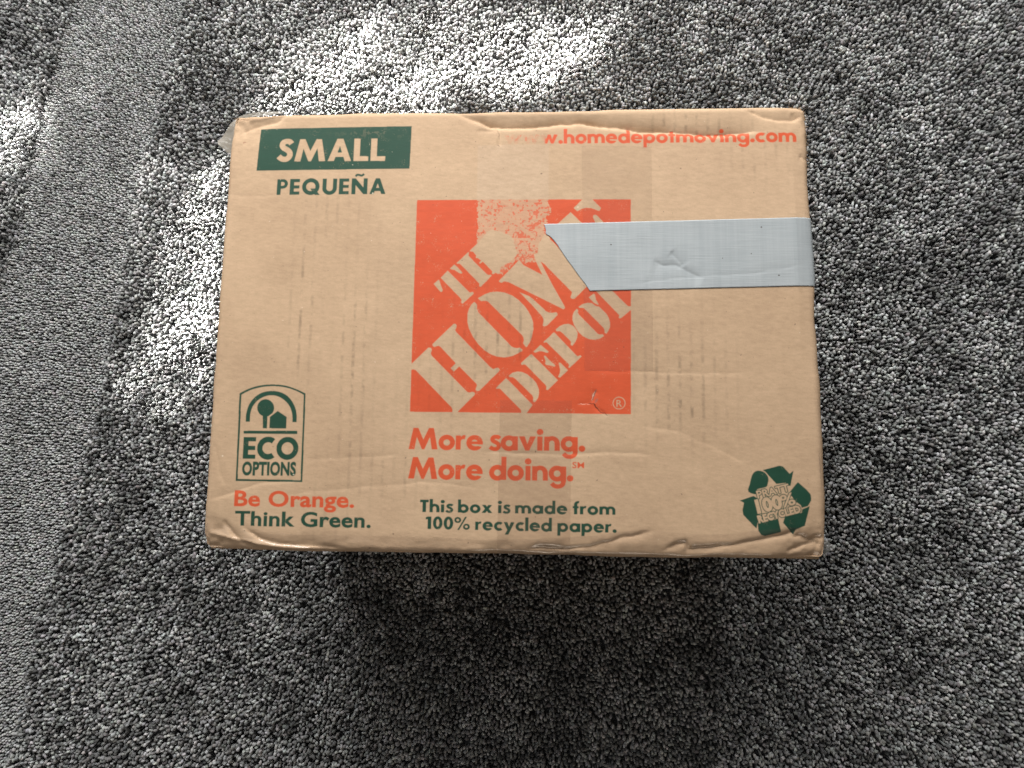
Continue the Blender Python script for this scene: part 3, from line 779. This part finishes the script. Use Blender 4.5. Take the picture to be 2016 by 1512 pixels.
flap('tape_flap', smooth([(486, 230), (462, 238), (448, 254), (436, 270), (428, 281), (440, 293), (456, 304), (476, 290), (480, 262), (486, 240)], 3), M_FLAPD, 'dull folded tape end sticking out at the top left corner', Z - .012, .0012)
flap('tape_flap', smooth([(468, 232), (480, 226), (510, 221), (550, 220), (556, 223), (520, 228), (485, 231)], 3), M_FLAPD, 'pale strip of tape curling over the far edge near the top left corner', Z + .0002, .0006)
flap('tape_flap', smooth([(1596, 1080), (1608, 1062), (1628, 1064), (1634, 1070), (1645, 1075), (1636, 1083), (1622, 1094), (1596, 1096)], 3), M_FLAP, 'clear tape corner sticking out at the lower right corner', Z - .010, .0014)

# frayed liner fibres on the far right corner
fib_v = []; fib_f = []
def fibre(p, d, L, r_=.00012):
    d = np.array(d, float); d /= np.linalg.norm(d); p = np.array(p, float)
    a = np.cross(d, (0, 0, 1.)); a /= np.linalg.norm(a) + 1e-9; b = np.cross(d, a); base = len(fib_v)
    bend = np.array([R.randn(), R.randn(), R.randn()]) * L * .35
    for k_ in range(4):
        t = k_ / 3; c = p + d * L * t + bend * t * t
        for j in range(3):
            an = j * 2.094; fib_v.append(c + (a * math.cos(an) + b * math.sin(an)) * r_ * (1 - .7 * t))
    for k_ in range(3):
        for j in range(3):
            q = base + k_ * 3; fib_f.append((q + j, q + (j + 1) % 3, q + 3 + (j + 1) % 3, q + 3 + j))
for i in range(90):
    t = R.rand() ** 1.5
    py = H / 2 - .001 - t * .05; s_ = surf(np.array([W / 2 + .001]), np.array([py]))[0]
    fibre(s_, (1, R.randn() * .8, R.randn() * .5), R.uniform(.0006, .0022))
for i in range(30):
    s_ = surf(np.array([W / 2 - R.rand() * .012]), np.array([H / 2 + .001]))[0]
    fibre(s_, (R.randn() * .6 + .4, 1, .4), R.uniform(.0008, .003))
for i in range(26):
    s_ = surf(np.array([-W / 2 - .001 + R.rand() * .004]), np.array([H / 2 - R.rand() * .006]))[0]
    fibre(s_, (-.4 + R.randn() * .6, .6, .3), R.uniform(.0008, .002))
o = link_mesh('frayed_fibres', fib_v, fib_f, M_KRAFT, box); o['kind'] = 'stuff'

# ------------------------------------------------------------------ the carpet
PH = .0145     # cut pile height


def attr_mat(name, rough_):
    k = NT(name); at_ = k.n('ShaderNodeAttribute'); at_.attribute_name = 'yarn'
    k.l(at_.outputs['Color'], k.b.inputs['Base Color'])
    k.b.inputs['Roughness'].default_value = rough_; k.b.inputs['Specular IOR Level'].default_value = .25
    k.b.inputs['Sheen Weight'].default_value = .25; k.b.inputs['Sheen Roughness'].default_value = .5
    tc = k.n('ShaderNodeTexCoord'); ns = k.n('ShaderNodeTexNoise', Scale=1400.0, Detail=2.0); k.l(tc.outputs['Object'], ns.inputs['Vector'])
    bp = k.n('ShaderNodeBump', Strength=.5, Distance=.0005); k.l(ns.outputs[0], bp.inputs['Height']); k.l(bp.outputs[0], k.b.inputs['Normal'])
    return k.m


M_PILE = attr_mat('cut_pile_yarn', .85); M_LOOP = attr_mat('loop_yarn', .7)

k = NT('carpet_backing'); tc = k.n('ShaderNodeTexCoord'); ns = k.n('ShaderNodeTexNoise', Scale=300.0, Detail=3.0); k.l(tc.outputs['Object'], ns.inputs['Vector'])
rp = k.n('ShaderNodeValToRGB'); rp.color_ramp.elements[0].color = (.05, .05, .052, 1); rp.color_ramp.elements[1].color = (.20, .20, .20, 1)
k.l(ns.outputs[0], rp.inputs[0]); k.l(rp.outputs[0], k.b.inputs['Base Color']); k.b.inputs['Roughness'].default_value = .95
bp = k.n('ShaderNodeBump', Strength=1.0, Distance=.004); k.l(ns.outputs[0], bp.inputs['Height']); k.l(bp.outputs[0], k.b.inputs['Normal'])
fl_o = link_mesh('floor', [(-3, -3, -.001), (3, -3, -.001), (3, 3, -.001), (-3, 3, -.001)], [(0, 1, 2, 3)], k.m, smooth=False)
fl_o['kind'] = 'structure'

# borders of the low woven band, measured on the photograph
bl1 = at([(175, -140), (140, 0), (112, 110), (92, 190), (68, 290), (45, 400), (18, 500), (-20, 620), (-120, 900)], .008)
br1 = at([(395, -140), (362, 0), (338, 90), (318, 170), (298, 270), (272, 350), (262, 430), (246, 520), (234, 580), (214, 680), (203, 760), (175, 860), (150, 960), (110, 1100), (84, 1180), (62, 1280), (38, 1400), (12, 1500), (-20, 1640)], .008)
ox = lambda P, y: np.interp(y, P[::-1, 1], P[::-1, 0])


def points(x0, x1, y0, y1, sp, jit):
    nx = int((x1 - x0) / sp); ny = int((y1 - y0) / (sp * .866))
    i, j = np.meshgrid(np.arange(nx), np.arange(ny))
    x = x0 + (i + .5 * (j % 2)) * sp + (R.rand(*i.shape) - .5) * sp * jit
    y = y0 + j * sp * .866 + (R.rand(*i.shape) - .5) * sp * jit
    return x.ravel(), y.ravel()


def tufts(name, x, y, hgt, rad, lean, colr, mat, ns_=5, prof=((0, .45), (.62, .55), (.84, 1.08), (.97, .80)), wide=None):
    """bent yarn ends with rounded tips, all in one mesh"""
    n = len(x); m = len(prof); th = np.arange(ns_) * 2 * np.pi / ns_
    ph = R.rand(n) * 6.28
    ell = 1 + (R.rand(n) - .5) * .7
    if wide: ph = (R.rand(n) - .5) * .3; ell = wide * (1 + (R.rand(n) - .5) * .2)
    V = np.zeros((n, m * ns_ + 1, 3), np.float32)
    la = lean[1]; ld = lean[0]
    for k_, (t, r_) in enumerate(prof):
        cx = x + np.cos(la) * ld * t ** 1.6; cy = y + np.sin(la) * ld * t ** 1.6; cz = hgt * t
        wob = 1 + (R.rand(n, ns_) - .5) * .5
        a = th[None] + ph[:, None]
        rx = rad[:, None] * r_ * wob
        V[:, k_ * ns_:(k_ + 1) * ns_, 0] = cx[:, None] + np.cos(a) * rx * ell[:, None]
        V[:, k_ * ns_:(k_ + 1) * ns_, 1] = cy[:, None] + np.sin(a) * rx / ell[:, None]
        tz = -(np.cos(a) * np.cos(la)[:, None] + np.sin(a) * np.sin(la)[:, None]) * rx * (ld / np.maximum(hgt, .001))[:, None] * .6
        V[:, k_ * ns_:(k_ + 1) * ns_, 2] = np.maximum(cz[:, None] + tz, 0.0004)
    V[:, -1, 0] = x + np.cos(la) * ld * 1.04; V[:, -1, 1] = y + np.sin(la) * ld * 1.04; V[:, -1, 2] = hgt * 1.03
    tri = []
    for k_ in range(m - 1):
        for j in range(ns_):
            a, b = k_ * ns_ + j, k_ * ns_ + (j + 1) % ns_
            tri += [(a, b, b + ns_), (a, b + ns_, a + ns_)]
    for j in range(ns_): tri.append(((m - 1) * ns_ + j, (m - 1) * ns_ + (j + 1) % ns_, m * ns_))
    tri = np.array(tri, np.int32)
    nv = m * ns_ + 1
    Fc = (tri[None] + (np.arange(n) * nv)[:, None, None]).reshape(-1, 3)
    o = fast_mesh(name, V.reshape(-1, 3), Fc, mat, nside=3)
    ca = o.data.color_attributes.new('yarn', 'FLOAT_COLOR', 'POINT')
    cc = np.ones((n, nv, 4), np.float32); cc[..., :3] = colr[:, None]
    ca.data.foreach_set('color', cc.ravel())
    o['kind'] = 'stuff'
    return o


fc = at([(0, 0), (2016, 0), (2016, 1512), (0, 1512)], 0)
X0, X1, Y0, Y1 = fc[:, 0].min() - .1, fc[:, 0].max() + .1, fc[:, 1].min() - .1, fc[:, 1].max() + .1


def heather(x, y, n, base, spread, seed, big=.55, small=.5):
    r = np.random.RandomState(seed)
    v = base * np.exp(spread * r.randn(n) + big * (fbm(x, y, .05, seed + 50, 4) - .5) + small * (vnoise(x, y, .009, seed + 60) - .5))
    v = np.clip(v, .03, .62)
    hue = r.randn(n, 3) * .022 + np.array([.0, .0, .0])
    hue[:, 0] += .05 * (r.rand(n) < .1)
    return v[:, None] * np.array([.985, 1.0, .99]) * np.exp(hue)


x, y = points(X0, X1, Y0, Y1, .0035, .8)
L_, R_b = ox(bl1, y), ox(br1, y)
edge = np.minimum(abs(x - L_), abs(x - R_b))
pile = ((x < L_ + (vnoise(x, y, .012, 1) - .5) * .006) | (x > R_b + (vnoise(x, y, .012, 2) - .5) * .006))
foot = (abs(x) < W / 2 - .004) & (abs(y) < H / 2 - .004)
s_ = pile & ~foot & (R.rand(len(x)) > .05 + .10 * (vnoise(x, y, .009, 77) > .72))
x, y, edge, L_, R_b = x[s_], y[s_], edge[s_], L_[s_], R_b[s_]
n = len(x)
lump = fbm(x, y, .035, 201, 3)
hgt = PH * (.58 + .42 * (lump - .5) + .34 * (vnoise(x, y, .011, 203) - .5) + .38 * R.rand(n)); hgt *= .82 + .18 * np.clip(edge / .008, 0, 1)
la = 4.9 + 7.5 * (fbm(x, y, .034, 211, 3) - .5) + R.randn(n) * .75
ld = .0004 + .0022 * vnoise(x, y, .016, 215) * R.rand(n) ** .7 + .0006 * R.rand(n)
spill = np.exp(-edge / .006); la = np.where(x > R_b, np.where(R.rand(n) < spill * .8, 3.14 + R.randn(n) * .5, la), np.where(R.rand(n) < spill * .8, R.randn(n) * .5, la))
ld = ld * (1 + .6 * spill)
inb = (abs(x) < W / 2) & (abs(y) < H / 2)
hgt = np.where(inb, np.minimum(hgt, .004), hgt)
rad = .00122 + .00078 * R.rand(n)
po = tufts('carpet_pile', x, y, hgt, rad, (ld, la), heather(x, y, n, .27, .42, 11, 1.3, .95), M_PILE)
po['label'] = 'plush grey heather cut pile carpet around the box'; po['category'] = 'carpet'

# low loop band: rows of small fat loops
u_, v_ = points(-1.1, 1.1, -1.1, 1.1, .0034, .65); v_ = v_ * .88
x, y = u_ * math.cos(.9) - v_ * math.sin(.9), u_ * math.sin(.9) + v_ * math.cos(.9)
s_ = (x > bl1[:, 0].min() - .02) & (x < br1[:, 0].max() + .02) & (y > Y0) & (y < Y1); x, y = x[s_], y[s_]
y2 = y + .0012 * np.sin(x * 90 + y * 40) + .0022 * (fbm(x, y, .03, 221, 2) - .5)
L_, R_b = ox(bl1, y2), ox(br1, y2)
s_ = (x > np.maximum(L_ - .003, X0)) & (x < R_b + .003) & (y2 < Y1)
x, y = x[s_], y2[s_]; n = len(x)
hgt = .0050 + .0016 * R.rand(n) + .001 * (fbm(x, y, .02, 231, 2) - .5)
la = np.full(n, 4.5) + R.randn(n) * .35
lo = tufts('carpet_loops', x, y, hgt, (.00106 + .00034 * R.rand(n)), (.0003 + .0006 * R.rand(n), la), heather(x, y, n, .42, .36, 12, .4, .3), M_LOOP, ns_=6, prof=((0, .75), (.62, 1.0), (.88, .8)), wide=1.1)
lo['label'] = 'flat low loop carpet band curving down the left side'; lo['category'] = 'carpet'

# ------------------------------------------------------------------ sun patches on the carpet: soft spot lamps added, one for each dapple
SUN = Vector((.42, -.50, -.76)).normalized()
def beam(px, py, a_px, b_px, ang, power, soft_=1.0):
    """px,py centre; a_px,b_px half axes on the floor in photo pixels; ang of the long axis (deg, photo, counterclockwise)"""
    p = at([(px, py)], .01)[0]; tgt = Vector((p[0], p[1], .01)); D = 3.2
    l = bpy.data.lights.new('sun_patch_spot', 'SPOT'); l.energy = power; l.color = (1.0, .97, .92); l.shadow_soft_size = .012
    s_px = .00055
    q = at([(px, py), (px + a_px * math.cos(math.radians(ang)), py - a_px * math.sin(math.radians(ang))), (px - b_px * math.sin(math.radians(ang)), py - b_px * math.cos(math.radians(ang)))], .01)
    va = Vector((*(q[1] - q[0]), 0)); vb = Vector((*(q[2] - q[0]), 0))
    va = va - SUN * va.dot(SUN); vb = vb - SUN * vb.dot(SUN)
    zx = -SUN; xx = va.normalized(); vb2 = vb - xx * vb.dot(xx); yy = zx.cross(xx)
    A_, B_ = va.length, vb2.length
    mx_ = max(A_, B_)
    l.spot_size = 2 * math.atan(mx_ / D); l.spot_blend = soft_
    o = bpy.data.objects.new('sun_patch_spot', l); C.objects.link(o)
    m = Matrix((xx, yy, zx)).transposed().to_4x4()
    m = m @ Matrix.Diagonal((A_ / mx_, B_ / mx_, 1, 1)); m.translation = tgt - SUN * D
    o.matrix_world = m
    return o


BEAMS = [
    (900, 110, 340, 95, 14, 60), (640, 130, 200, 90, 35, 55), (1060, 110, 150, 70, 30, 70), (380, 520, 240, 75, 72, 60), (330, 640, 170, 60, 55, 50), (30, 270, 110, 70, 25, 50), (300, 450, 200, 120, 70, 14), (700, 60, 400, 110, 10, 14),
    (660, 135, 120, 26, 38, 250), (720, 70, 60, 30, 45, 170), (860, 150, 150, 38, 14, 210), (800, 200, 130, 30, 5, 210), (980, 80, 120, 30, 24, 190), (1010, 160, 110, 40, 12, 210), (1110, 120, 120, 34, 25, 150), (1180, 60, 90, 24, 30, 110), (560, 205, 80, 24, 25, 210), (900, 30, 120, 26, 20, 110), (680, 200, 90, 30, 20, 170),
    (425, 350, 60, 26, 50, 200), (405, 430, 40, 60, 20, 170), (415, 530, 36, 60, 10, 220), (395, 620, 50, 70, 20, 230), (345, 680, 80, 36, 48, 180), (395, 730, 30, 50, 0, 120), (260, 760, 80, 20, 48, 110), (330, 790, 60, 22, 48, 90), (350, 480, 60, 20, 55, 110), (300, 620, 60, 18, 50, 70), (300, 330, 60, 40, 30, 30),
    (38, 240, 60, 30, 25, 190), (5, 310, 50, 30, 20, 150), (70, 200, 50, 16, 35, 110), (150, 168, 45, 10, 30, 60), (20, 400, 40, 14, 40, 50),
]
for b in BEAMS: beam(*b[:5], b[5] * 27)
